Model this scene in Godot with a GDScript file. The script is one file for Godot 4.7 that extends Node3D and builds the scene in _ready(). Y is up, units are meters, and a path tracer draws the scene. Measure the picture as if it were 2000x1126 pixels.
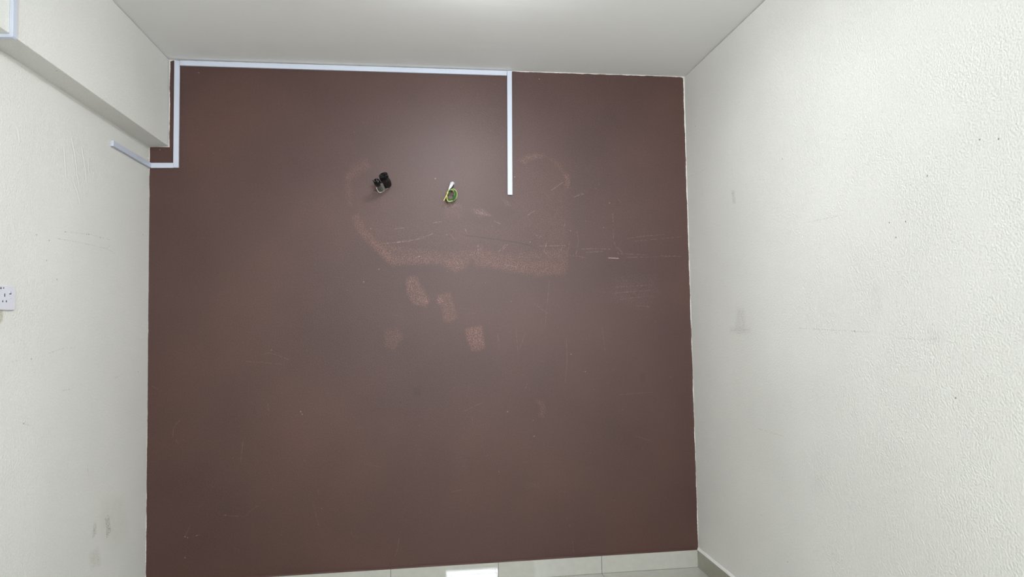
extends Node3D

# ---- camera solved from the room's own edges (metres; back wall z = 0, left wall x = 0, floor y = 0)
const EYE := Vector3(1.4799, 1.4401, 3.9786)
const TURN := Vector3(0.0524, -0.1294, -0.0187)
const FOCAL := 1349.8
const SPAN := 3.1            # metres covered by one wall texture
const N := 2048              # its side in pixels
const DEEP := 6.6            # length of the room
const RIGHT := 3.0775        # inner face of the right wall
const BEAM_X := 0.1025       # face of the beam
const BEAM_Y := 2.455        # underside of the beam

var rng := RandomNumberGenerator.new()
var mats := {}
var fine: PackedByteArray
var mid: PackedByteArray
var names := {}


# ------------------------------------------------------------------ pixels to places
func ray(px: float, py: float) -> Vector3:
	return Basis.from_euler(TURN) * Vector3((px - 1000.0) / FOCAL, -(py - 563.0) / FOCAL, -1.0)

func on_plane(px: float, py: float, axis: int, at: float) -> Vector3:
	var d := ray(px, py)
	return EYE + d * ((at - EYE[axis]) / d[axis])

func on_back(px: float, py: float, z := 0.0) -> Vector3:
	return on_plane(px, py, 2, z)


# ------------------------------------------------------------------ mesh helpers
func poly(st: SurfaceTool, pts: Array, out: Vector3) -> void:
	var n: Vector3 = (pts[1] - pts[0]).cross(pts[2] - pts[0])
	if n.length() < 1e-14:
		return
	n = n.normalized()
	var p := pts.duplicate()
	if n.dot(out) > 0.0:
		p.reverse()
	else:
		n = -n
	for k in range(1, p.size() - 1):
		for v in [p[0], p[k], p[k + 1]]:
			st.set_normal(n)
			st.set_uv(plane_uv(v, n))
			st.add_vertex(v)

func plane_uv(v: Vector3, n: Vector3) -> Vector2:
	var a := n.abs()
	if a.x >= a.y and a.x >= a.z:
		return Vector2(v.z / SPAN, 1.0 - v.y / SPAN)
	if a.y >= a.z:
		return Vector2(v.x / SPAN, v.z / SPAN)
	return Vector2(v.x / SPAN, 1.0 - v.y / SPAN)

func begin() -> SurfaceTool:
	var st := SurfaceTool.new()
	st.begin(Mesh.PRIMITIVE_TRIANGLES)
	return st

# a box with chamfered edges, half sizes h along the columns of b
func cbox(st: SurfaceTool, c: Vector3, b: Basis, h: Vector3, bevel: float) -> void:
	var e := minf(bevel, minf(h.x, minf(h.y, h.z)) * 0.9)
	var pt := func(s: Vector3, keep: int) -> Vector3:
		var v := s * (h - Vector3.ONE * e)
		v[keep] = s[keep] * h[keep]
		return c + b * v
	for ax in 3:
		var u := (ax + 1) % 3
		var w := (ax + 2) % 3
		for s in [-1.0, 1.0]:
			var q := []
			for k in [[-1.0, -1.0], [1.0, -1.0], [1.0, 1.0], [-1.0, 1.0]]:
				var sv := Vector3.ZERO
				sv[ax] = s; sv[u] = k[0]; sv[w] = k[1]
				q.append(pt.call(sv, ax))
			var o := Vector3.ZERO
			o[ax] = s
			poly(st, q, b * o)
		for k in [[-1.0, -1.0], [1.0, -1.0], [1.0, 1.0], [-1.0, 1.0]]:
			var lo := Vector3.ZERO
			lo[ax] = -1.0; lo[u] = k[0]; lo[w] = k[1]
			var hi := lo
			hi[ax] = 1.0
			var o := Vector3.ZERO
			o[u] = k[0]; o[w] = k[1]
			poly(st, [pt.call(lo, u), pt.call(hi, u), pt.call(hi, w), pt.call(lo, w)], b * o)
	for x in [-1.0, 1.0]:
		for y in [-1.0, 1.0]:
			for z in [-1.0, 1.0]:
				var s := Vector3(x, y, z)
				poly(st, [pt.call(s, 0), pt.call(s, 1), pt.call(s, 2)], b * s)

func box_between(st: SurfaceTool, lo: Vector3, hi: Vector3, bevel := 0.001) -> void:
	cbox(st, (lo + hi) / 2.0, Basis(), (hi - lo) / 2.0, bevel)

# a closed outline in the x-y plane, drawn out along z
func extrude(st: SurfaceTool, prof: Array, z0: float, z1: float) -> void:
	var flat := PackedVector2Array(prof)
	var ccw := 0.0
	for k in prof.size():
		var a: Vector2 = prof[k]
		var b: Vector2 = prof[(k + 1) % prof.size()]
		ccw += a.cross(b)
	for k in prof.size():
		var a: Vector2 = prof[k]
		var b: Vector2 = prof[(k + 1) % prof.size()]
		var o := Vector2(b.y - a.y, a.x - b.x) * signf(ccw)
		poly(st, [Vector3(a.x, a.y, z0), Vector3(b.x, b.y, z0), Vector3(b.x, b.y, z1), Vector3(a.x, a.y, z1)], Vector3(o.x, o.y, 0))
	var tri := Geometry2D.triangulate_polygon(flat)
	for k in range(0, tri.size(), 3):
		for z in [z0, z1]:
			var q := []
			for j in 3:
				var v := flat[tri[k + j]]
				q.append(Vector3(v.x, v.y, z))
			poly(st, q, Vector3(0, 0, z - (z0 + z1) / 2.0))

# a tube along points, radius per point, closed with rounded ends
func tube(st: SurfaceTool, pts: Array, radii: Array, sides := 12, dome := 0.5) -> void:
	var rings := []
	var m := pts.size()
	var x := Vector3.ZERO
	var centres := []
	var rs := []
	var dirs := []
	for k in m:
		var d: Vector3 = (pts[mini(k + 1, m - 1)] - pts[maxi(k - 1, 0)]).normalized()
		var r: float = radii[k] if k < radii.size() else radii[-1]
		if k == 0:
			for a in [0.999, 0.8, 0.45]:
				centres.append(pts[0] - d * r * dome * a); rs.append(r * sqrt(1.0 - a * a)); dirs.append(d)
		centres.append(pts[k]); rs.append(r); dirs.append(d)
		if k == m - 1:
			for a in [0.45, 0.8, 0.999]:
				centres.append(pts[k] + d * r * dome * a); rs.append(r * sqrt(1.0 - a * a)); dirs.append(d)
	for k in centres.size():
		var d: Vector3 = dirs[k]
		if k == 0:
			x = d.cross(Vector3.UP if absf(d.y) < 0.9 else Vector3.RIGHT).normalized()
		else:
			x = (x - d * x.dot(d)).normalized()
		var y := d.cross(x)
		var ring := []
		for j in sides:
			var t := TAU * j / sides
			ring.append(x * cos(t) + y * sin(t))
		rings.append(ring)
	for k in rings.size() - 1:
		for j in sides:
			var j2 := (j + 1) % sides
			var q := []
			for c in [[k, j], [k, j2], [k + 1, j2], [k + 1, j]]:
				q.append([centres[c[0]] + rings[c[0]][c[1]] * rs[c[0]], rings[c[0]][c[1]]])
			for tri in [[0, 1, 2], [0, 2, 3]]:
				var f: Vector3 = (q[tri[1]][0] - q[tri[0]][0]).cross(q[tri[2]][0] - q[tri[0]][0])
				var order: Array = tri if f.dot(q[tri[0]][1]) < 0.0 else [tri[0], tri[2], tri[1]]
				for i in order:
					st.set_normal(q[i][1])
					st.set_uv(Vector2(0, 0))
					st.add_vertex(q[i][0])

func smooth(pts: Array, per := 6) -> Array:
	var c := Curve3D.new()
	for k in pts.size():
		var t: Vector3 = (pts[mini(k + 1, pts.size() - 1)] - pts[maxi(k - 1, 0)]) / 6.0
		c.add_point(pts[k], -t, t)
	var o := []
	for k in (pts.size() - 1) * per + 1:
		o.append(c.samplef(float(k) / per))
	return o

func numbered(called: String) -> String:
	names[called] = names.get(called, -1) + 1
	return called if names[called] == 0 else "%s_%03d" % [called, names[called]]

func obj(called: String, st: SurfaceTool, m: Material, parent: Node = self) -> MeshInstance3D:
	var o := MeshInstance3D.new()
	o.name = numbered(called) if parent == self else called
	o.mesh = st.commit()
	o.material_override = m
	o.cast_shadow = GeometryInstance3D.SHADOW_CASTING_SETTING_ON
	parent.add_child(o, true)
	return o

func base(called: String, at := Vector3.ZERO) -> Node3D:
	var o := Node3D.new()
	o.name = numbered(called)
	o.position = at
	add_child(o)
	return o

func tag(o: Node, label: String, category: String, kind := "", group := "") -> void:
	o.set_meta("label", label)
	o.set_meta("category", category)
	if kind: o.set_meta("kind", kind)
	if group: o.set_meta("group", group)

func mat(r: float, g: float, b: float, rough: float, spec := 0.5) -> StandardMaterial3D:
	var m := StandardMaterial3D.new()
	m.albedo_color = Color8(int(r), int(g), int(b))
	m.roughness = rough
	m.metallic_specular = spec
	return m


# ------------------------------------------------------------------ painted surfaces
func noise(seed_: int, freq: float, octaves := 3, kind := FastNoiseLite.TYPE_SIMPLEX_SMOOTH) -> FastNoiseLite:
	var f := FastNoiseLite.new()
	f.seed = seed_
	f.noise_type = kind
	f.frequency = freq
	f.fractal_octaves = octaves
	return f

class Sheet:
	var n: int
	var span: float
	var d: PackedByteArray
	var grain: PackedByteArray
	var clumps: PackedByteArray
	func put(x: int, y: int, c: Color, a: float) -> void:
		if x < 0 or y < 0 or x >= n or y >= n or a <= 0.003:
			return
		var i := (y * n + x) * 3
		a = minf(a, 1.0)
		d[i] = int(lerpf(d[i], c.r8, a))
		d[i + 1] = int(lerpf(d[i + 1], c.g8, a))
		d[i + 2] = int(lerpf(d[i + 2], c.b8, a))
	# a scuffed patch: outline in pixels of the sheet, a feathered and grainy edge
	func patch(p: PackedVector2Array, c: Color, strength: float, feather: float, contrast := 1.0) -> void:
		var r := Rect2(p[0], Vector2.ZERO)
		for v in p: r = r.expand(v)
		r = r.grow(feather)
		for y in range(maxi(0, int(r.position.y)), mini(n, int(r.end.y))):
			for x in range(maxi(0, int(r.position.x)), mini(n, int(r.end.x))):
				var v := Vector2(x, y)
				var near := 1e9
				for k in p.size():
					near = minf(near, Geometry2D.get_closest_point_to_segment(v, p[k], p[(k + 1) % p.size()]).distance_squared_to(v))
				near = sqrt(near)
				if not Geometry2D.is_point_in_polygon(v, p): near = -near
				var g := grain[y * n + x] / 255.0
				var edge := smoothstep(-feather, feather, near + (g - 0.5) * feather * 1.5)
				var q := clumps[y * n + x] / 255.0
				put(x, y, c, strength * edge * clampf(0.5 + (g - 0.5) * 3.0 * contrast, 0.0, 1.0) * clampf(0.45 + q * 1.1, 0.0, 1.3))
	# a scratch: broken line, width in pixels of the sheet
	func scratch(p: PackedVector2Array, c: Color, strength: float, width := 1.5, broken := 0.5) -> void:
		for k in p.size() - 1:
			var l := p[k].distance_to(p[k + 1])
			for s in int(l * 2.0) + 1:
				var v := p[k].lerp(p[k + 1], s / maxf(1.0, l * 2.0))
				var g := grain[(clampi(int(v.y * 0.37) + 700, 0, n - 1)) * n + clampi(int(v.x * 0.6), 0, n - 1)] / 255.0
				var a := strength * clampf(1.0 - broken + (g - 0.45) * 3.0 * broken, 0.0, 1.0)
				var w := int(ceil(width))
				for dy in range(-w, w + 1):
					for dx in range(-w, w + 1):
						var q := Vector2(floor(v.x) + dx, floor(v.y) + dy)
						put(int(q.x), int(q.y), c, a * 0.55 * clampf(width - q.distance_to(v) + 0.3, 0.0, 1.0))
	func speck(v: Vector2, c: Color, strength: float, r := 1.5) -> void:
		var w := int(ceil(r)) + 1
		for dy in range(-w, w + 1):
			for dx in range(-w, w + 1):
				var q := Vector2(floor(v.x) + dx, floor(v.y) + dy)
				put(int(q.x), int(q.y), c, strength * clampf(r - q.distance_to(v) + 0.5, 0.0, 1.0))
	func texture() -> ImageTexture:
		return ImageTexture.create_from_image(Image.create_from_data(n, n, false, Image.FORMAT_RGB8, d))

func sheet(d: PackedByteArray) -> Sheet:
	var s := Sheet.new()
	s.n = N; s.span = SPAN; s.d = d; s.grain = fine; s.clumps = mid
	return s

func back_px(list: Array) -> PackedVector2Array:
	var o := PackedVector2Array()
	for k in range(0, list.size(), 2):
		var v := on_back(list[k], list[k + 1])
		o.append(Vector2(v.x, SPAN - v.y) / SPAN * N)
	return o

func side_px(list: Array, x: float) -> PackedVector2Array:
	var o := PackedVector2Array()
	for k in range(0, list.size(), 2):
		var v := on_plane(list[k], list[k + 1], 0, x)
		o.append(Vector2(v.z, SPAN - v.y) / SPAN * N)
	return o

# flat colour with faint fine and broad variation
func plain_sheet(c: Color, a_fine: float, a_broad: float, seed_: int) -> Sheet:
	var broad := noise(seed_, 0.006, 3).get_image(N / 4, N / 4)
	broad.resize(N, N, Image.INTERPOLATE_CUBIC)
	var bb := broad.get_data()
	var d := PackedByteArray()
	d.resize(N * N * 3)
	var r := c.r8; var g := c.g8; var b := c.b8
	var i := 0
	for k in N * N:
		var f := 1.0 + (fine[k] - 128) * a_fine + (bb[k] - 128) * a_broad
		d[i] = int(r * f); d[i + 1] = int(g * f); d[i + 2] = int(b * f)
		i += 3
	return sheet(d)

func relief(m: StandardMaterial3D, im: Image, millimetres: float) -> void:
	m.heightmap_enabled = true
	m.heightmap_texture = ImageTexture.create_from_image(im)
	m.heightmap_scale = millimetres * 0.1

func make_materials() -> void:
	rng.seed = 4711
	fine = noise(3, 0.17, 3).get_image(N, N).get_data()
	mid = noise(13, 0.035, 3).get_image(N, N).get_data()
	var roller := noise(21, 0.15, 3).get_image(N, N)

	# --- brown feature wall
	var s := plain_sheet(BROWN, 0.0009, 0.0007, 8)
	var cream := CREAM
	# the brown stops short of the corners in a hand-cut edge
	var wob := noise(5, 0.012, 3)
	var wob2 := noise(9, 0.02, 3)
	for y in N:
		var h := SPAN * (1.0 - float(y) / N)
		var px := RIGHT / SPAN * N
		var wr := 2.4 + 2.0 * wob.get_noise_1d(y) + 0.8 * wob.get_noise_1d(y * 9.0)
		for x in range(int(px - wr), N): s.put(x, y, cream, clampf(x - (px - wr), 0, 1))
		var wl := 1.6 + 1.8 * wob.get_noise_1d(y + 4000) + 0.6 * wob.get_noise_1d(y * 9.0 + 999)
		if h > BEAM_Y:
			wl += BEAM_X / SPAN * N + 0.5
		for x in range(0, int(wl) + 1): s.put(x, y, cream, clampf(wl - x, 0, 1))
	for x in N:
		var w := float(x) / N * SPAN
		var top := (SPAN - (2.9455 - 0.0038 * w)) / SPAN * N
		var wt := 2.0 + 2.4 * wob2.get_noise_1d(x * 0.7) + 0.7 * wob2.get_noise_1d(x * 5.0)
		if w < 0.13: wt += 5.0 * clampf((0.13 - w) / 0.025, 0.0, 1.0) ** 2
		if w > 3.05: wt += 6.0 * clampf((w - 3.05) / 0.025, 0.0, 1.0) ** 2
		for y in range(0, int(top + wt) + 1): s.put(x, y, Color8(206, 206, 200), clampf(top + wt - y, 0, 1))
	# scuffs left by the removed air conditioner
	var red := Color8(136, 93, 82)
	var pale := Color8(152, 120, 108)
	s.patch(back_px([677, 345, 690, 322, 716, 312, 722, 326, 700, 338, 690, 348]), red, 0.34, 14.0)
	s.patch(back_px([675, 340, 684, 338, 688, 400, 680, 402, 676, 370]), red, 0.25, 12.0)
	s.patch(back_px([688, 424, 699, 418, 712, 446, 735, 468, 755, 488, 772, 508, 766, 516, 746, 500, 722, 476, 700, 452]), red, 0.5, 10.0)
	s.patch(back_px([730, 474, 800, 486, 860, 492, 905, 492, 940, 488, 1000, 495, 1060, 490, 1106, 486, 1108, 520, 1102, 534, 1050, 538, 1000, 530, 960, 522, 930, 520, 922, 506, 908, 522, 888, 528, 860, 515, 800, 513, 768, 516, 748, 500]), red, 0.42, 14.0)
	s.patch(back_px([768, 500, 850, 500, 856, 513, 800, 515, 768, 516]), red, 0.3, 8.0)
	s.patch(back_px([860, 505, 905, 505, 903, 526, 886, 528]), red, 0.35, 6.0)
	s.patch(back_px([932, 476, 940, 476, 945, 500, 1000, 510, 1098, 515, 1098, 532, 1000, 528, 940, 515]), red, 0.24, 8.0)
	s.patch(back_px([720, 430, 840, 440, 1000, 430, 1100, 410, 1108, 490, 950, 500, 800, 490, 730, 470]), red, 0.14, 40.0)
	s.patch(back_px([1012, 312, 1030, 302, 1056, 300, 1062, 306, 1034, 311, 1026, 320]), pale, 0.4, 8.0)
	s.patch(back_px([1060, 300, 1090, 318, 1110, 342, 1114, 366, 1106, 368, 1100, 340, 1082, 318]), red, 0.32, 8.0)
	s.patch(back_px([1104, 340, 1111, 342, 1112, 362, 1106, 366]), pale, 0.3, 6.0)
	s.patch(back_px([1000, 330, 1100, 320, 1112, 400, 1108, 480, 1050, 470, 1000, 400]), red, 0.12, 40.0)
	s.patch(back_px([920, 408, 942, 408, 958, 419, 936, 422]), pale, 0.35, 9.0)
	s.patch(back_px([866, 397, 896, 397, 900, 403, 872, 405]), pale, 0.45, 6.0)
	s.patch(back_px([866, 404, 905, 404, 900, 426, 870, 424]), red, 0.2, 14.0)
	s.patch(back_px([980, 388, 992, 394, 998, 402, 988, 400]), pale, 0.35, 5.0)
	s.patch(back_px([793, 542, 812, 538, 838, 586, 831, 598, 806, 592, 795, 570]), red, 0.62, 8.0)
	s.patch(back_px([818, 578, 832, 580, 834, 592, 822, 592]), pale, 0.3, 6.0)
	s.patch(back_px([854, 577, 878, 570, 884, 590, 892, 620, 880, 628, 867, 626, 864, 600, 853, 590]), red, 0.52, 8.0)
	s.patch(back_px([855, 578, 864, 577, 864, 591, 856, 590]), pale, 0.35, 6.0)
	s.patch(back_px([908, 642, 940, 634, 947, 676, 938, 683, 921, 684, 913, 664]), red, 0.66, 6.0)
	s.patch(back_px([918, 645, 940, 640, 942, 670, 926, 680]), pale, 0.22, 8.0, 1.6)
	s.patch(back_px([752, 646, 774, 640, 787, 656, 770, 682, 753, 674]), red, 0.36, 12.0)
	s.patch(back_px([1046, 780, 1060, 780, 1066, 800, 1062, 814, 1052, 812, 1056, 795]), red, 0.34, 8.0)
	var haze := Color8(104, 88, 88)
	s.patch(back_px([1200, 545, 1280, 540, 1286, 570, 1262, 604, 1250, 600, 1190, 585]), haze, 0.26, 24.0, 1.4)
	s.patch(back_px([1028, 943, 1052, 943, 1054, 952, 1030, 952]), haze, 0.3, 9.0)
	s.patch(back_px([886, 880, 908, 880, 910, 925, 890, 930]), haze, 0.14, 16.0, 1.6)
	s.patch(back_px([395, 925, 440, 930, 438, 958, 402, 955]), Color8(88, 64, 64), 0.2, 20.0)
	s.patch(back_px([470, 780, 520, 778, 530, 812, 480, 815]), Color8(88, 64, 64), 0.16, 20.0)
	var dark := Color8(46, 29, 25)
	s.patch(back_px([808, 758, 820, 757, 822, 770, 811, 772]), dark, 0.5, 6.0)
	s.speck(back_px([782, 785])[0], dark, 0.7, 3.0)
	s.patch(back_px([1250, 728, 1259, 728, 1258, 744, 1252, 744]), dark, 0.3, 6.0)
	# hairline crack and scratches
	s.scratch(back_px([905, 458, 940, 463, 985, 469, 1015, 474, 1040, 480]), dark, 0.6, 1.3, 0.3)
	var fleck := Color8(176, 148, 134)
	for a in [[775, 472, 800, 469, 814, 467, 832, 461, 847, 455], [746, 475, 800, 471], [845, 435, 862, 432], [768, 447, 790, 444], [965, 431, 978, 437], [925, 414, 958, 421], [930, 409, 944, 417],
			[974, 491, 987, 477], [980, 489, 992, 476], [1016, 492, 1020, 484], [1062, 491, 1068, 472], [1052, 480, 1103, 479], [1100, 448, 1103, 436], [1050, 465, 1058, 459], [1075, 372, 1100, 355],
			[1120, 384, 1140, 378], [933, 478, 935, 498], [908, 446, 912, 456], [1030, 420, 1044, 411], [1090, 500, 1098, 482], [985, 516, 1010, 521], [880, 458, 890, 470], [1064, 402, 1070, 398]]:
		s.scratch(back_px(a), fleck, 0.34, 1.4, 0.6)
	for a in [[1130, 486, 1160, 485, 1192, 486], [1108, 498, 1130, 500, 1145, 503], [1145, 492, 1180, 490], [1225, 465, 1262, 460, 1298, 458], [1212, 495, 1262, 497], [1218, 502, 1330, 500],
			[1196, 412, 1198, 440, 1198, 470, 1208, 496], [1126, 448, 1130, 470, 1124, 500], [1112, 470, 1106, 508], [1240, 470, 1330, 462], [1290, 499, 1320, 499], [1200, 478, 1215, 492],
			[1200, 560, 1275, 556], [1195, 572, 1270, 566], [1210, 584, 1262, 578], [1240, 596, 1268, 598], [1208, 388, 1212, 395], [1120, 386, 1142, 372]]:
		s.scratch(back_px(a), Color8(136, 110, 100), 0.32, 1.6, 0.7)
	s.scratch(back_px([1188, 503, 1208, 504]), fleck, 0.6, 1.8, 0.2)
	for a in [[355, 818, 345, 825, 338, 838, 337, 852], [343, 858, 349, 866], [480, 705, 520, 708, 555, 711], [509, 692, 526, 688, 545, 694, 564, 702], [435, 1005, 460, 1007, 480, 1007, 488, 998, 505, 985],
			[612, 980, 617, 1005, 622, 1025], [296, 753, 308, 759], [779, 1050, 777, 1068, 771, 1087], [1106, 1010, 1113, 1028], [1118, 1055, 1120, 1078], [1106, 662, 1107, 700, 1104, 748],
			[1026, 648, 1015, 680], [972, 652, 975, 682], [1073, 545, 1064, 640], [1040, 590, 1070, 612], [903, 804, 925, 793, 942, 785], [474, 862, 470, 900], [526, 915, 527, 928], [620, 955, 622, 963],
			[523, 788, 524, 812], [362, 1045, 373, 1020], [388, 990, 395, 985], [372, 1048, 390, 1043], [922, 815, 922, 830], [1176, 640, 1182, 690], [1025, 760, 1030, 748], [880, 960, 905, 955],
			[715, 905, 745, 912], [1210, 770, 1275, 765], [1240, 850, 1270, 860], [300, 880, 306, 883], [1008, 640, 1012, 700]]:
		s.scratch(back_px(a), Color8(136, 104, 88), 0.34, 1.3, 0.6)
	for a in [[872, 458], [893, 513], [1103, 479], [1066, 494], [724, 446], [818, 500], [1048, 459], [1035, 472], [590, 808], [587, 803], [361, 1047], [366, 1049], [384, 1045], [440, 1005], [361, 1088], [1143, 725], [1115, 691], [1041, 820],
			[1043, 851], [991, 803], [1179, 444], [1190, 396], [850, 348], [1053, 154], [974, 920], [628, 992], [530, 683], [998, 588], [1114, 450], [880, 402], [1005, 345], [388, 142], [312, 292], [710, 550], [740, 525]]:
		s.speck(back_px(a)[0], Color8(205, 186, 170), 0.6, 1.1 + rng.randf() * 0.9)
	for k in 420:
		s.speck(back_px([rng.randf_range(300, 1345), rng.randf_range(160, 1080)])[0], [fleck, dark, red][k % 3], rng.randf_range(0.1, 0.4), rng.randf_range(0.8, 1.7))
	for k in 90:
		var v := Vector2(rng.randf_range(300, 1330), rng.randf_range(420, 1070))
		var w := Vector2(rng.randf_range(-6, 6), rng.randf_range(4, 22)) if k % 2 else Vector2(rng.randf_range(8, 26), rng.randf_range(-5, 5))
		s.scratch(back_px([v.x, v.y, v.x + w.x, v.y + w.y]), Color8(138, 112, 100), rng.randf_range(0.06, 0.2), 1.2, 0.8)
	var m := StandardMaterial3D.new()
	m.albedo_texture = s.texture()
	m.roughness = 0.47
	m.metallic_specular = 0.5
	relief(m, noise(27, 0.2, 3).get_image(N, N), 0.6)
	mats.brown = m
	var bare := mat(BROWN.r8, BROWN.g8, BROWN.b8, 0.5)
	mats.ledge_brown = bare

	# --- cream walls
	s = plain_sheet(CREAM, 0.00022, 0.00012, 31)
	var grey := Color8(140, 136, 126)
	var soot := Color8(92, 88, 80)
	for a in [[70, 458], [95, 469], [126, 452], [195, 463], [90, 508], [168, 457], [172, 457], [278, 458], [110, 545], [60, 700], [45, 826], [269, 725], [210, 1006], [205, 1012]]:
		s.speck(side_px(a, 0.0)[0], soot, 0.7, 1.6)
	for a in [[105, 464, 150, 472, 205, 484, 224, 494], [126, 452, 175, 457, 215, 468], [24, 668, 42, 663], [20, 706, 32, 703], [42, 826, 58, 830], [92, 690, 120, 680, 145, 678], [222, 738, 238, 730], [118, 762, 145, 758], [170, 905, 172, 930], [205, 487, 215, 478]]:
		s.scratch(side_px(a, 0.0), grey, 0.22, 1.1, 0.8)
	s.patch(side_px([200, 985, 240, 975, 248, 1040, 225, 1060, 200, 1040], 0.0), Color8(190, 185, 172), 0.28, 30.0)
	s.patch(side_px([206, 1012, 213, 1010, 216, 1036, 208, 1050], 0.0), soot, 0.35, 5.0, 1.6)
	s.patch(side_px([183, 1022, 187, 1020, 188, 1040, 180, 1050], 0.0), soot, 0.3, 5.0, 1.6)
	s.patch(side_px([175, 1080, 190, 1070, 196, 1100, 178, 1108], 0.0), Color8(160, 150, 130), 0.3, 12.0, 1.4)
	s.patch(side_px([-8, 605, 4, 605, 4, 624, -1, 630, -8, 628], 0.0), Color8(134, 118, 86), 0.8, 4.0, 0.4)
	var ml := StandardMaterial3D.new()
	ml.roughness = 0.62
	var streak := roller.duplicate()
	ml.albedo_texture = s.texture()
	relief(ml, with_runs(streak, [[125, 290, 128, 345], [140, 270, 146, 300, 150, 335], [160, 290, 166, 325, 168, 352], [172, 318, 174, 340], [142, 352, 150, 372, 156, 396], [136, 392, 142, 406], [12, 192, 20, 198], [18, 230, 34, 250, 38, 275], [176, 330, 184, 338], [150, 340, 154, 360]], 0.0), 1.6)
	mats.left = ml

	s = plain_sheet(CREAM, 0.00022, 0.00012, 77)
	for a in [[1749, 463], [1669, 646], [1527, 310], [1357, 246], [1810, 343], [1768, 432], [1736, 434], [1866, 776], [1538, 1096], [1912, 272], [1949, 271]]:
		s.speck(side_px(a, RIGHT)[0], soot, 0.75, 1.7)
	for a in [[1760, 659, 1800, 663, 1835, 660], [1762, 660, 1770, 661], [1430, 370, 1432, 388, 1433, 396], [1428, 325, 1431, 350], [1370, 370, 1371, 385], [1655, 882, 1658, 888], [1592, 930, 1596, 948], [1570, 435, 1640, 420], [1480, 836, 1530, 851],
			[1425, 645, 1460, 643], [1440, 650, 1456, 648], [1560, 640, 1700, 648], [1345, 345, 1382, 328], [1515, 803, 1525, 806], [1750, 585, 1751, 600], [1960, 955, 1972, 960], [1480, 1003, 1490, 1006]]:
		s.scratch(side_px(a, RIGHT), grey, 0.2, 1.1, 0.8)
	s.patch(side_px([1440, 604, 1452, 604, 1456, 645, 1440, 650, 1436, 640], RIGHT), Color8(168, 162, 158), 0.3, 14.0, 2.2)
	s.patch(side_px([1425, 640, 1465, 640, 1466, 648, 1426, 648], RIGHT), Color8(176, 170, 164), 0.22, 10.0, 2.2)
	s.patch(side_px([1704, 560, 1714, 560, 1718, 604, 1706, 606], RIGHT), Color8(180, 178, 176), 0.2, 16.0, 1.8)
	s.patch(side_px([1428, 372, 1434, 372, 1436, 396, 1431, 397], RIGHT), Color8(150, 148, 142), 0.35, 4.0, 1.6)
	s.patch(side_px([1810, 640, 1840, 650, 1836, 668, 1812, 666], RIGHT), Color8(184, 180, 184), 0.25, 12.0, 1.4)
	for k in 60:
		s.speck(side_px([rng.randf_range(1400, 2000), rng.randf_range(60, 1100)], RIGHT)[0], grey, rng.randf_range(0.2, 0.5), rng.randf_range(0.8, 1.5))
	var mr := StandardMaterial3D.new()
	mr.roughness = 0.62
	mr.albedo_texture = s.texture()
	relief(mr, patchy(roller), 2.2)
	mats.right = mr

	# --- ceiling: grey-white skim coat with shallow trowel sweeps
	var sweep := noise(44, 0.012, 4).get_image(N / 4, N)
	sweep.resize(N, N, Image.INTERPOLATE_CUBIC)
	var mc := StandardMaterial3D.new()
	mc.albedo_color = CEILING
	mc.roughness = 0.7
	relief(mc, sweep, 0.7)
	mats.ceiling = mc
	mats.cream = mat(CREAM.r8, CREAM.g8, CREAM.b8, 0.62)
	# --- tiles, plastics, pipes, wires
	var tn := NoiseTexture2D.new()
	tn.width = 512; tn.height = 512; tn.seamless = true
	tn.noise = noise(60, 0.03, 4)
	var ramp := Gradient.new()
	ramp.set_color(0, Color8(176, 176, 167))
	ramp.set_color(1, Color8(183, 183, 174))
	tn.color_ramp = ramp
	var tile := StandardMaterial3D.new()
	tile.albedo_texture = tn
	tile.uv1_triplanar = true
	tile.uv1_world_triplanar = true
	tile.uv1_scale = Vector3.ONE * 1.3
	tile.roughness = 0.015
	tile.metallic_specular = 0.55
	mats.tile = tile
	var taupe := tile.duplicate()
	taupe.albedo_color = Color8(222, 217, 210)
	mats.tile_taupe = taupe
	mats.grout = mat(92, 88, 80, 0.9)
	mats.plastic = mat(200, 207, 221, 0.38)
	mats.plate = mat(222, 223, 232, 0.32)
	mats.hole = mat(34, 30, 28, 0.8)
	mats.rust = mat(70, 48, 34, 0.9)
	mats.tape = mat(15, 16, 19, 0.36)
	mats.foam = mat(20, 21, 23, 0.62)
	mats.grey_pipe = mat(112, 116, 112, 0.5)
	mats.white_pvc = mat(232, 228, 218, 0.45)
	var foil := mat(214, 216, 218, 0.3)
	foil.metallic = 0.7
	mats.foil = foil
	mats.cable = mat(226, 226, 232, 0.4)
	mats.dark_sheath = mat(48, 48, 54, 0.5)
	mats.green = mat(42, 96, 36, 0.4)
	mats.yellow = mat(184, 200, 112, 0.4)
	mats.tail = mat(232, 204, 124, 0.4)

# raised paint runs on the left wall
func with_runs(im: Image, runs: Array, x: float) -> Image:
	var s := Sheet.new()
	s.n = N; s.grain = fine
	im.convert(Image.FORMAT_RGB8)
	s.d = im.get_data()
	for r in runs:
		s.scratch(side_px(r, x), Color.WHITE, 0.8, 4.0, 0.3)
		var q := side_px(r, x)
		for k in q.size(): q[k] += Vector2(6, 3)
		s.scratch(q, Color.BLACK, 0.7, 3.0, 0.3)
	return Image.create_from_data(N, N, false, Image.FORMAT_RGB8, s.d)

# roller stipple that is coarser in some places than in others
func patchy(im: Image) -> Image:
	var a := im.get_data()
	var w := noise(91, 0.022, 2).get_image(N / 4, N / 4)
	w.resize(N, N, Image.INTERPOLATE_CUBIC)
	var b := w.get_data()
	for k in N * N:
		a[k] = 128 + int((a[k] - 128) * (0.45 + 0.55 * b[k] / 255.0))
	return Image.create_from_data(N, N, false, Image.FORMAT_L8, a)


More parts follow.
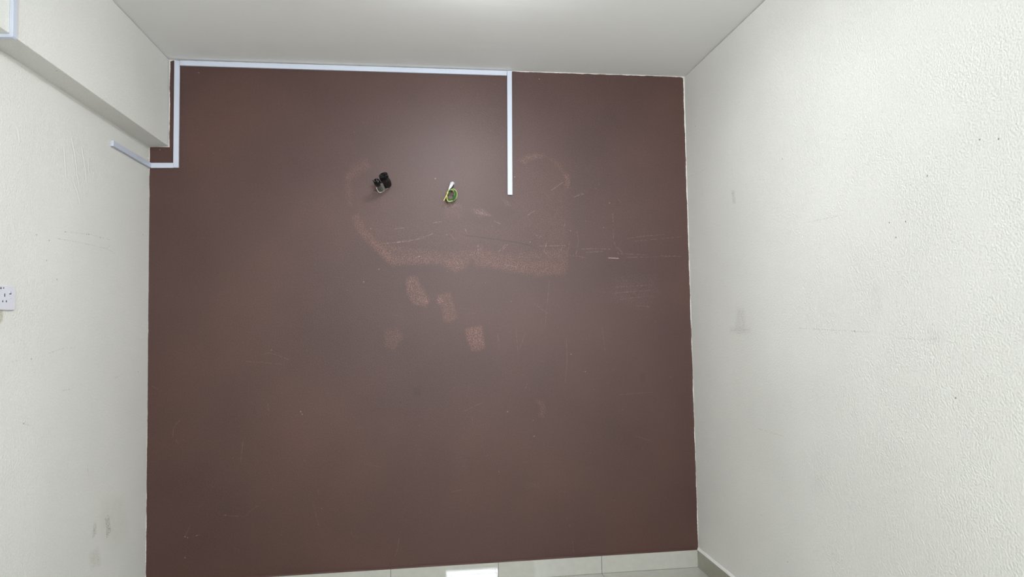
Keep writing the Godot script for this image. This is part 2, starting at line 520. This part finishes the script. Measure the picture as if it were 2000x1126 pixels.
# ------------------------------------------------------------------ colours and light of the place
const LAMP := Color(0.975, 0.985, 1.0)
const BROWN := Color8(75, 49, 43)
const CREAM := Color8(226, 226, 221)
const CEILING := Color8(242, 242, 241)

func _ready() -> void:
	var cam := Camera3D.new()
	cam.name = "camera"
	cam.position = EYE
	cam.rotation = TURN
	cam.fov = rad_to_deg(2.0 * atan(563.0 / FOCAL))
	cam.near = 0.05
	cam.far = 50.0
	cam.current = true
	add_child(cam)
	var we := WorldEnvironment.new()
	we.name = "surroundings"
	var env := Environment.new()
	env.background_mode = Environment.BG_COLOR
	env.background_color = Color(0.02, 0.02, 0.025)
	env.ambient_light_source = Environment.AMBIENT_SOURCE_DISABLED
	env.tonemap_mode = Environment.TONE_MAPPER_LINEAR
	env.tonemap_exposure = 0.93
	env.sdfgi_enabled = true
	env.ssao_enabled = true
	env.ssil_enabled = true
	we.environment = env
	add_child(we)
	ceiling_lamp(Vector3(1.75, 2.937, 1.42), 0.48, 1.65, "round opal dome light on the ceiling before the brown wall")

	make_materials()
	structure()
	tube_lamp()
	trunking()
	wall_socket()
	pipes()
	wires()


# round opal dome on the ceiling with the lamp inside it
func ceiling_lamp(at: Vector3, energy: float, down: float, label: String) -> void:
	var t := base("ceiling_light", at)
	tag(t, label, "light")
	var st := begin()
	tube(st, [Vector3(0, -0.022, 0), Vector3(0, 0.004, 0)], [0.15], 32, 0.02)
	obj("ceiling_plate", st, mat(232, 232, 232, 0.4), t)
	st = begin()
	tube(st, [Vector3(0, -0.024, 0), Vector3(0, -0.05, 0), Vector3(0, -0.1, 0), Vector3(0, -0.135, 0), Vector3(0, -0.15, 0)], [0.138, 0.15, 0.155, 0.15, 0.14], 32, 0.06)
	var m := mat(245, 245, 245, 0.4)
	m.emission_enabled = true
	m.emission = LAMP
	m.emission_energy_multiplier = 2.0
	obj("opal_dome", st, m, t)
	var l := OmniLight3D.new()
	l.name = "dome_lamp"
	l.light_size = 0.07
	l.light_energy = energy
	l.light_color = LAMP
	l.omni_range = 14.0
	l.omni_attenuation = 2.0
	l.shadow_enabled = true
	l.position = Vector3(0, -0.12, 0)
	t.add_child(l)
	var a := AreaLight3D.new()
	a.name = "dome_face"
	a.area_size = Vector2(0.16, 0.16)
	a.area_normalize_energy = true
	a.light_energy = down
	a.light_color = LAMP
	a.set("area_range", 14.0)
	a.shadow_enabled = true
	a.position = Vector3(0, -0.162, 0)
	a.rotation = Vector3(-PI / 2, 0, 0)
	t.add_child(a)


func slab(called: String, prof: Array, z0: float, z1: float, m: Material, label: String, category: String) -> MeshInstance3D:
	var st := begin()
	extrude(st, prof, z0, z1)
	var o := obj(called, st, m)
	tag(o, label, category, "structure")
	return o

func structure() -> void:
	var top_l := 2.9455
	var top_r := 2.9338
	# walls: profiles drawn along the room, with the shadow gap under the ceiling
	slab("wall_right", [Vector2(RIGHT, -0.1), Vector2(RIGHT, 1.3), Vector2(RIGHT + 0.002, 2.45), Vector2(RIGHT + 0.006, top_r - 0.005), Vector2(RIGHT + 0.013, top_r - 0.005), Vector2(RIGHT + 0.013, 3.1), Vector2(RIGHT + 0.2, 3.1), Vector2(RIGHT + 0.2, -0.1)],
		-0.2, DEEP + 0.2, mats.right, "cream roller-painted side wall without beam", "wall")
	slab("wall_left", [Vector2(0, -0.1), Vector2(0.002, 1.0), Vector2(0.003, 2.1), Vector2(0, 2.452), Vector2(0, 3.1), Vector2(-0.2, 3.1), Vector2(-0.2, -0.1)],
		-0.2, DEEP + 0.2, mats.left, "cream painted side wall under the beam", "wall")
	slab("trim_1", [Vector2(0, 2.4515), Vector2(BEAM_X - 0.004, BEAM_Y + 0.002), Vector2(BEAM_X - 0.001, BEAM_Y + 0.003), Vector2(BEAM_X, BEAM_Y + 0.007), Vector2(BEAM_X, top_l - 0.004), Vector2(BEAM_X - 0.006, top_l - 0.004), Vector2(BEAM_X - 0.006, 3.05), Vector2(0, 3.05)],
		0.0, DEEP, mats.left, "cream plastered beam boxed out under the ceiling", "beam")
	slab("ceiling", [Vector2(-0.1, top_l + 0.0004), Vector2(0.1, top_l), Vector2(RIGHT + 0.1, top_r), Vector2(RIGHT + 0.1, 3.2), Vector2(-0.1, 3.2)], -0.1, DEEP + 0.1, mats.ceiling, "grey-white skim-coated plaster ceiling", "ceiling")
	slab("wall_back", [Vector2(-0.2, -0.1), Vector2(RIGHT + 0.2, -0.1), Vector2(RIGHT + 0.2, 3.1), Vector2(-0.2, 3.1)], -0.2, 0.0, mats.brown, "dark brown painted feature wall with scuffs and scratches", "wall")
	slab("wall_rear", [Vector2(-0.2, -0.1), Vector2(RIGHT + 0.2, -0.1), Vector2(RIGHT + 0.2, 3.1), Vector2(-0.2, 3.1)], DEEP, DEEP + 0.2, mats.cream, "plain cream wall opposite the brown wall", "wall")

	# floor of polished tiles with thin joints
	var fl := base("floor")
	tag(fl, "polished cream porcelain tile floor", "floor", "structure")
	var st := begin()
	box_between(st, Vector3(-0.05, -0.12, -0.05), Vector3(RIGHT + 0.05, -0.0016, DEEP + 0.05))
	obj("grout_bed", st, mats.grout, fl)
	var xs := joints(RIGHT - 0.589, RIGHT)
	var zs := joints(0.6, DEEP)
	for i in xs.size() - 1:
		for j in zs.size() - 1:
			st = begin()
			box_between(st, Vector3(xs[i] + 0.0009, -0.01, zs[j] + 0.0009), Vector3(xs[i + 1] - 0.0009, 0.0, zs[j + 1] - 0.0009), 0.0008)
			obj("floor_tile", st, mats.tile, fl)

	# skirting tiles, 10 cm high, each its own piece, with a mortar ledge on top
	skirting("baseboard_back", Vector3(0, 0, 0), Vector3.RIGHT, Vector3.BACK, xs, mats.ledge_brown, "polished tile skirting below the brown wall", 0.0105)
	skirting("baseboard_right", Vector3(RIGHT, 0, 0), Vector3.BACK, Vector3.LEFT, with_cut(zs, 0.045), mats.cream, "taupe polished tile skirting along the wall without beam", 0.012, mats.tile_taupe)
	skirting("baseboard_left", Vector3(0, 0, 0), Vector3.BACK, Vector3.RIGHT, zs, mats.cream, "polished tile skirting along the wall with the socket", 0.008)
	skirting("baseboard_rear", Vector3(0, 0, DEEP), Vector3.RIGHT, Vector3.FORWARD, xs, mats.cream, "polished tile skirting under the tube light", 0.008)

func joints(first: float, end: float) -> Array:
	var o := [0.0]
	var a := fposmod(first, 0.6)
	if a < 0.02: a += 0.6
	while a < end - 0.01:
		o.append(a)
		a += 0.6
	o.append(end)
	return o

func with_cut(a: Array, at: float) -> Array:
	var o := a.duplicate()
	o.insert(1, at)
	return o

func skirting(called: String, at: Vector3, along: Vector3, out: Vector3, cuts: Array, ledge: Material, label: String, rise: float, face: Material = mats.tile) -> void:
	var t := base(called)
	tag(t, label, "skirting", "structure")
	var length: float = cuts[-1]
	var b := Basis(along, Vector3.UP, along.cross(Vector3.UP))
	var st := begin()
	cbox(st, at + along * length / 2 + Vector3.UP * 0.05 + out * 0.003, b, Vector3(length / 2, 0.0495, 0.003), 0.0005)
	obj("mortar", st, mats.grout, t)
	for k in cuts.size() - 1:
		st = begin()
		var c: float = (cuts[k] + cuts[k + 1]) / 2.0
		cbox(st, at + along * c + Vector3.UP * 0.0505 + out * 0.0075, b, Vector3((cuts[k + 1] - cuts[k]) / 2.0 - 0.0009, 0.0495, 0.0045), 0.0009)
		obj("skirting_tile", st, face, t)
	# uneven painted mortar on the top edge
	st = begin()
	var w := noise(called.hash() % 1000, 1.1, 2)
	var steps := int(length / 0.03)
	for k in steps:
		var rows := []
		for e in [k, k + 1]:
			var s: float = length * e / steps
			var v := w.get_noise_1d(s * 6.0)
			var p := at + along * s + Vector3.UP * 0.0995
			rows.append([p - out * 0.004, p + Vector3.UP * (rise + 0.003 * v) + out * 0.0005, p + Vector3.UP * (rise * 0.6 + 0.002 * v) + out * (0.007 + 0.002 * v), p + Vector3.UP * 0.001 + out * (0.0126 + 0.0008 * v), p + out * 0.0118])
		for j in 4:
			poly(st, [rows[0][j], rows[1][j], rows[1][j + 1], rows[0][j + 1]], out * [0.0, 0.1, 1.0, 0.2][j] + Vector3.UP * [0.0, 1.0, 0.6, -1.0][j] - out * [1.0, 0.0, 0.0, 0.0][j])
	obj("painted_mortar_ledge", st, ledge, t)


# twin tube fitting on the rear wall: the skirting and floor mirror it
func tube_lamp() -> void:
	var t := base("tube_light", Vector3(2.165, 2.25, DEEP))
	tag(t, "twin fluorescent tube light on the rear wall", "light")
	var st := begin()
	box_between(st, Vector3(-0.42, -0.075, -0.03), Vector3(0.42, 0.075, 0.0), 0.004)
	obj("housing", st, mat(228, 230, 234, 0.4), t)
	var m := mat(250, 250, 250, 0.3)
	m.emission_enabled = true
	m.emission = Color(0.93, 0.97, 1.0)
	m.emission_energy_multiplier = 80.0
	for y in [-0.036, 0.036]:
		st = begin()
		tube(st, [Vector3(-0.38, y, -0.06), Vector3(0.38, y, -0.06)], [0.028], 20)
		obj("tube", st, m, t)
		for x in [-0.395, 0.395]:
			st = begin()
			box_between(st, Vector3(x - 0.012, y - 0.03, -0.085), Vector3(x + 0.012, y + 0.03, -0.03), 0.004)
			obj("lamp_holder", st, mat(228, 230, 234, 0.4), t)
	for y in [-0.036, 0.036]:
		var l := AreaLight3D.new()
		l.name = "tube_glow"
		l.area_size = Vector2(0.76, 0.05)
		l.area_normalize_energy = true
		l.light_energy = 6.3
		l.light_color = LAMP
		l.shadow_enabled = true
		l.set("area_range", 14.0)
		l.position = Vector3(0, y, -0.094)
		t.add_child(l, true)


# one length of mini trunking: channel and snap-on lid, from a to b on a surface with normal n
func trunk_length(t: Node3D, a: Vector3, b: Vector3, n: Vector3, width := 0.028, depth := 0.013) -> void:
	var part := Node3D.new()
	part.name = "trunking_length"
	t.add_child(part, true)
	var d := (b - a).normalized()
	var w := n.cross(d)
	var bs := Basis(d, w, n)
	var half := a.distance_to(b) / 2.0
	var c := (a + b) / 2.0 - t.position
	var st := begin()
	cbox(st, c + n * (depth - 0.004) / 2.0, bs, Vector3(half - 0.0008, width / 2 - 0.0007, (depth - 0.004) / 2.0), 0.0008)
	obj("channel", st, mats.plastic, part)
	st = begin()
	cbox(st, c + n * (depth - 0.0022), bs, Vector3(half, width / 2, 0.0022), 0.0011)
	obj("lid", st, mats.plastic, part)

func trunking() -> void:
	var t := base("cable_trunking", Vector3(0.14, 2.35, 0))
	tag(t, "white plastic cable trunking run along ceiling and down brown wall", "trunking")
	var z := 0.013
	var pl := func(px: float, py: float) -> Vector3:
		var v := on_back(px, py, z)
		v.z = 0.0
		return v
	var w := 0.0145
	# lid edges in the photograph give the middle lines
	var v_top: Vector3 = pl.call(345.5, 118)
	var v_bot: Vector3 = pl.call(343.2, 327)
	trunk_length(t, v_bot, v_top, Vector3.BACK)
	var h0: Vector3 = pl.call(351.0, 122.6)
	var h1: Vector3 = pl.call(990.0, 142.6)
	trunk_length(t, h0, h1, Vector3.BACK)
	trunk_length(t, pl.call(996.3, 380), pl.call(995.2, 138), Vector3.BACK)
	var s0: Vector3 = pl.call(294, 322.6)
	var s1: Vector3 = pl.call(338, 322.6)
	trunk_length(t, Vector3(0.0135, s0.y, 0), s1, Vector3.BACK)
	var e := on_plane(221, 279.5, 0, 0.013)
	trunk_length(t, Vector3(0.0025, s0.y, 0.0005), Vector3(0.0015, e.y, e.z), Vector3.RIGHT)

	t = base("cable_trunking", Vector3(BEAM_X, BEAM_Y, 1.477))
	tag(t, "short white plastic trunking wrapped round the beam's lower edge", "trunking")
	trunk_length(t, Vector3(BEAM_X, BEAM_Y - 0.008, 1.4765), Vector3(BEAM_X, 2.935, 1.4765), Vector3.RIGHT, 0.027, 0.012)
	trunk_length(t, Vector3(BEAM_X + 0.01, BEAM_Y + 0.0015, 1.4765), Vector3(0.002, BEAM_Y - 0.0015, 1.4765), Vector3.DOWN, 0.027, 0.012)


func wall_socket() -> void:
	var t := base("wall_socket", Vector3(0.002, 1.57, 1.326))
	tag(t, "white double socket plate with rust spots on the cream wall", "socket")
	var y0 := -0.0445
	var y1 := 0.0435
	# rounded plate outline in z-y, drawn out along x
	var prof := []
	for c in [[0.062, y0 + 0.006, -90.0], [0.062, y1 - 0.006, 0.0], [-0.0665, y1 - 0.006, 90.0], [-0.0665, y0 + 0.006, 180.0]]:
		for k in 5:
			var a := deg_to_rad(c[2] + k * 22.5)
			prof.append(Vector2(c[0] + cos(a) * 0.006, c[1] + sin(a) * 0.006))
	var st := begin()
	var ins := []
	for v in prof:
		ins.append(Vector2(v.x * 0.965, v.y * 0.95))
	var q := []
	for k in prof.size():
		var a: Vector2 = prof[k]
		var b: Vector2 = prof[(k + 1) % prof.size()]
		var ai: Vector2 = ins[k]
		var bi: Vector2 = ins[(k + 1) % prof.size()]
		var o := Vector3(0, (a.y + b.y) / 2, (a.x + b.x) / 2)
		poly(st, [Vector3(0, a.y, a.x), Vector3(0, b.y, b.x), Vector3(0.006, b.y, b.x), Vector3(0.006, a.y, a.x)], o)
		poly(st, [Vector3(0.006, a.y, a.x), Vector3(0.006, b.y, b.x), Vector3(0.009, bi.y, bi.x), Vector3(0.009, ai.y, ai.x)], o + Vector3(0.05, 0, 0))
		q.append(Vector3(0.009, ai.y, ai.x))
	poly(st, q, Vector3.RIGHT)
	obj("face_plate", st, mats.plate, t)
	var at := func(px: float, py: float) -> Vector3:
		return on_plane(px, py, 0, 0.011) - t.position
	for g in [0.0, 0.062]:
		for a in [[9.2, 576.0, 0.0022, 0.0058], [5.2, 588.0, 0.0026, 0.0030], [12.4, 588.0, 0.0026, 0.0032]]:
			var c: Vector3 = at.call(a[0], a[1]) + Vector3(0.0001, 0, g)
			st = begin()
			cbox(st, c, Basis(), Vector3(0.0004, a[3], a[2]), 0.0002)
			obj("pin_slot", st, mats.hole, t)
	for a in [[1.8, 562.3, 0.0062], [7.0, 562.0, 0.0045]]:
		st = begin()
		var c: Vector3 = at.call(a[0], a[1])
		tube(st, [c - Vector3(0.001, 0, 0), c + Vector3(0.0002, 0, 0)], [a[2] * 0.62], 10, 0.1)
		obj("rust_spot", st, mats.rust, t)
	for a in [[20.0, 571.0], [21.5, 582.5]]:
		st = begin()
		var c: Vector3 = at.call(a[0], a[1])
		tube(st, [c - Vector3(0.002, 0, 0), c + Vector3(0.0006, 0, 0)], [0.0048 if a[1] < 575 else 0.0016], 14, 0.3)
		obj("screw_cap", st, mats.plate, t)
	st = begin()
	var cc: Vector3 = at.call(20.0, 573.8)
	tube(st, smooth([cc + Vector3(0.0004, 0.0012, 0.006), cc + Vector3(0.0004, -0.0006, 0.002), cc + Vector3(0.0004, 0.0, -0.003), cc + Vector3(0.0004, 0.0016, -0.006)], 4), [0.0009], 6)
	obj("lifted_edge", st, mats.hole, t)


func rel(t: Node3D, px: float, py: float, z: float) -> Vector3:
	return on_back(px, py, z) - t.position


# cut-off air-conditioner pipework standing out of the brown wall
func pipes() -> void:
	var st := begin()
	# black foam-lagged pipe
	var t := base("lagged_pipe", on_back(756, 360))
	tag(t, "thick black foam-lagged pipe stub sticking out of brown wall", "pipe")
	tube(st, smooth([rel(t, 757, 361, -0.03), rel(t, 756.4, 358.5, 0.037), rel(t, 754.6, 354.5, 0.0863), rel(t, 752.6, 351.0, 0.1232), rel(t, 751.0, 348.2, 0.1479)], 4), [0.022, 0.022, 0.0225, 0.023, 0.0235, 0.024, 0.0245, 0.0245, 0.024, 0.0235, 0.0235, 0.023, 0.023, 0.0225, 0.022, 0.022, 0.022], 20, 0.25)
	obj("foam_lagging", st, mats.foam, t)
	st = begin()
	tube(st, smooth([rel(t, 751.4, 349, 0.1405), rel(t, 750.2, 346.4, 0.1627), rel(t, 749.4, 344.2, 0.1799)], 3), [0.0232, 0.0245, 0.0252, 0.0252, 0.0248, 0.0242, 0.0226], 20, 0.3)
	obj("tape_cap", st, mats.tape, t)
	for a in [[743.8, 342.0, 0.1802, 0.006], [752.6, 338.6, 0.1785, 0.0075], [747.0, 345.0, 0.1904, 0.0062], [754.6, 342.4, 0.1887, 0.005]]:
		st = begin()
		var c: Vector3 = rel(t, a[0], a[1], a[2])
		tube(st, [c - Vector3(0.006, 0.004, 0.004), c, c + Vector3(0.006, -0.002, 0.003)], [a[3], a[3] * 1.15, a[3]], 10, 0.8)
		obj("tape_fold", st, mats.tape, t)

	# grey drain pipe with a taped end
	t = base("drain_pipe", on_back(744, 368))
	tag(t, "slim grey drain pipe stub with black taped end", "pipe")
	st = begin()
	tube(st, smooth([rel(t, 746, 371, -0.03), rel(t, 744.2, 368.2, 0.037), rel(t, 741.2, 363.2, 0.0863), rel(t, 738.2, 358.4, 0.1294)], 4), [0.0155], 18, 0.2)
	obj("pipe", st, mats.grey_pipe, t)
	st = begin()
	tube(st, smooth([rel(t, 738.6, 359.2, 0.1232), rel(t, 736.4, 355.8, 0.1479), rel(t, 735.2, 353.4, 0.1627)], 3), [0.0166, 0.0178, 0.0184, 0.0182, 0.0178, 0.0172, 0.0158], 18, 0.25)
	obj("tape_cap", st, mats.tape, t)
	for a in [[732.5, 354.5, 0.1598, 728.2, 352.0, 0.0072], [736.0, 352.6, 0.17, 735.6, 350.2, 0.0068], [738.6, 354.6, 0.1675, 739.6, 352.4, 0.006]]:
		st = begin()
		tube(st, [rel(t, a[0], a[1], a[2]), rel(t, a[3], a[4], a[2])], [a[5], a[5] * 0.5], 10, 0.7)
		obj("tape_fold", st, mats.tape, t)

	# bare foil-wrapped pipe between the two
	t = base("foil_wrapped_pipe", on_back(750, 368))
	tag(t, "thin silver foil-wrapped pipe between two capped pipes", "pipe")
	st = begin()
	tube(st, smooth([rel(t, 751.5, 371.5, -0.03), rel(t, 749.6, 368.4, 0.037), rel(t, 747.0, 363.0, 0.0924), rel(t, 744.6, 358.2, 0.138)], 4), [0.0075, 0.008, 0.0072, 0.008, 0.0072, 0.0082, 0.0075, 0.0088, 0.008, 0.0095, 0.0088, 0.010, 0.0105], 10, 0.5)
	obj("foil_wrap", st, mats.foil, t)

	# torn white sleeve edge round the foot of the pipes
	t = base("pipe_collar", on_back(745, 376))
	tag(t, "broken white collar edge under the pipe stubs", "collar")
	st = begin()
	tube(st, smooth([rel(t, 735.4, 366.0, 0.012), rel(t, 736.9, 370.6, 0.012), rel(t, 741.4, 375.6, 0.012), rel(t, 747, 373.8, 0.012), rel(t, 752.2, 370.6, 0.01)], 5), [0.0026], 8)
	obj("collar_rim", st, mats.white_pvc, t)
	st = begin()
	tube(st, smooth([rel(t, 753.2, 369.0, 0.008), rel(t, 757.5, 367.4, 0.01), rel(t, 762.6, 364.4, 0.01)], 4), [0.0019], 8)
	obj("collar_rim", st, mats.white_pvc, t)


func wires() -> void:
	var t := base("cable_stub", on_back(884, 366))
	tag(t, "white cable stub poking out of the brown wall", "cable")
	var st := begin()
	tube(st, smooth([rel(t, 885, 362, -0.02), rel(t, 883.2, 358.2, 0.018), rel(t, 880.6, 363, 0.04), rel(t, 877.0, 369.5, 0.045)], 4), [0.009, 0.0092, 0.0098, 0.011, 0.012, 0.0118, 0.011, 0.010, 0.0092, 0.0082, 0.0068, 0.0055, 0.0042], 10, 0.5)
	obj("sheath", st, mats.cable, t)
	for a in [[885.6, 354.8, 0.03], [887.2, 357.6, 0.03]]:
		st = begin()
		tube(st, [rel(t, 884, 357.4, 0.025), rel(t, a[0], a[1], a[2])], [0.0022, 0.0018], 6)
		obj("conductor", st, mats.cable, t)
	st = begin()
	tube(st, smooth([rel(t, 885.5, 362.0, 0.03), rel(t, 883.0, 365.6, 0.042), rel(t, 879.0, 370.4, 0.05)], 4), [0.0045, 0.004, 0.003], 8)
	obj("dark_conductor", st, mats.dark_sheath, t)

	t = base("earth_wire", on_back(881, 392))
	tag(t, "green and yellow earth wire coiled on the brown wall", "wire")
	# five turns, each a loose oval hanging from the cable
	for k in 5:
		var pts := []
		var rx: float = [10.4, 9.2, 8.0, 9.6, 7.2][k]
		var ry: float = [12.4, 11.2, 10.0, 11.8, 9.2][k]
		var ox: float = [882.3, 881.6, 881.0, 880.6, 880.2][k]
		var oy: float = [380.8, 381.6, 381.0, 382.0, 380.2][k]
		for j in 21:
			var a := TAU * j / 20.0 + 0.5 * k
			var x := rx * cos(a)
			var y := ry * sin(a)
			var z := 0.024 + 0.006 * k + 0.006 * sin(a + k)
			pts.append(rel(t, ox + x - 0.22 * y * 0.6 * 0.9, oy + y, z))
		st = begin()
		tube(st, pts, [0.0021], 8, 0.0)
		obj("wire_turn", st, mats.green if k % 2 else mats.yellow if k == 0 else mats.green, t)
		if k != 0:
			st = begin()
			for j in pts.size(): pts[j] += Vector3(-0.0006, 0.0014, 0.0016)
			tube(st, pts.slice(2 * k, 2 * k + 7), [0.0011], 6)
			obj("yellow_stripe", st, mats.yellow, t)
	st = begin()
	tube(st, smooth([rel(t, 878.2, 367.5, 0.044), rel(t, 874.6, 373.6, 0.05), rel(t, 873.0, 381, 0.052), rel(t, 873.4, 389, 0.05), rel(t, 876, 393.0, 0.048), rel(t, 884, 392.2, 0.046)], 5), [0.0024], 8)
	obj("wire_lead", st, mats.yellow, t)
	st = begin()
	tube(st, smooth([rel(t, 871.4, 377.2, 0.052), rel(t, 876, 379, 0.056), rel(t, 879.5, 374.0, 0.054)], 4), [0.0024], 8)
	obj("wire_tie", st, mats.green, t)
	st = begin()
	tube(st, smooth([rel(t, 875.4, 374.6, 0.056), rel(t, 871.2, 383, 0.06), rel(t, 866.8, 391.4, 0.064)], 4), [0.0026], 8)
	obj("wire_tail", st, mats.tail, t)
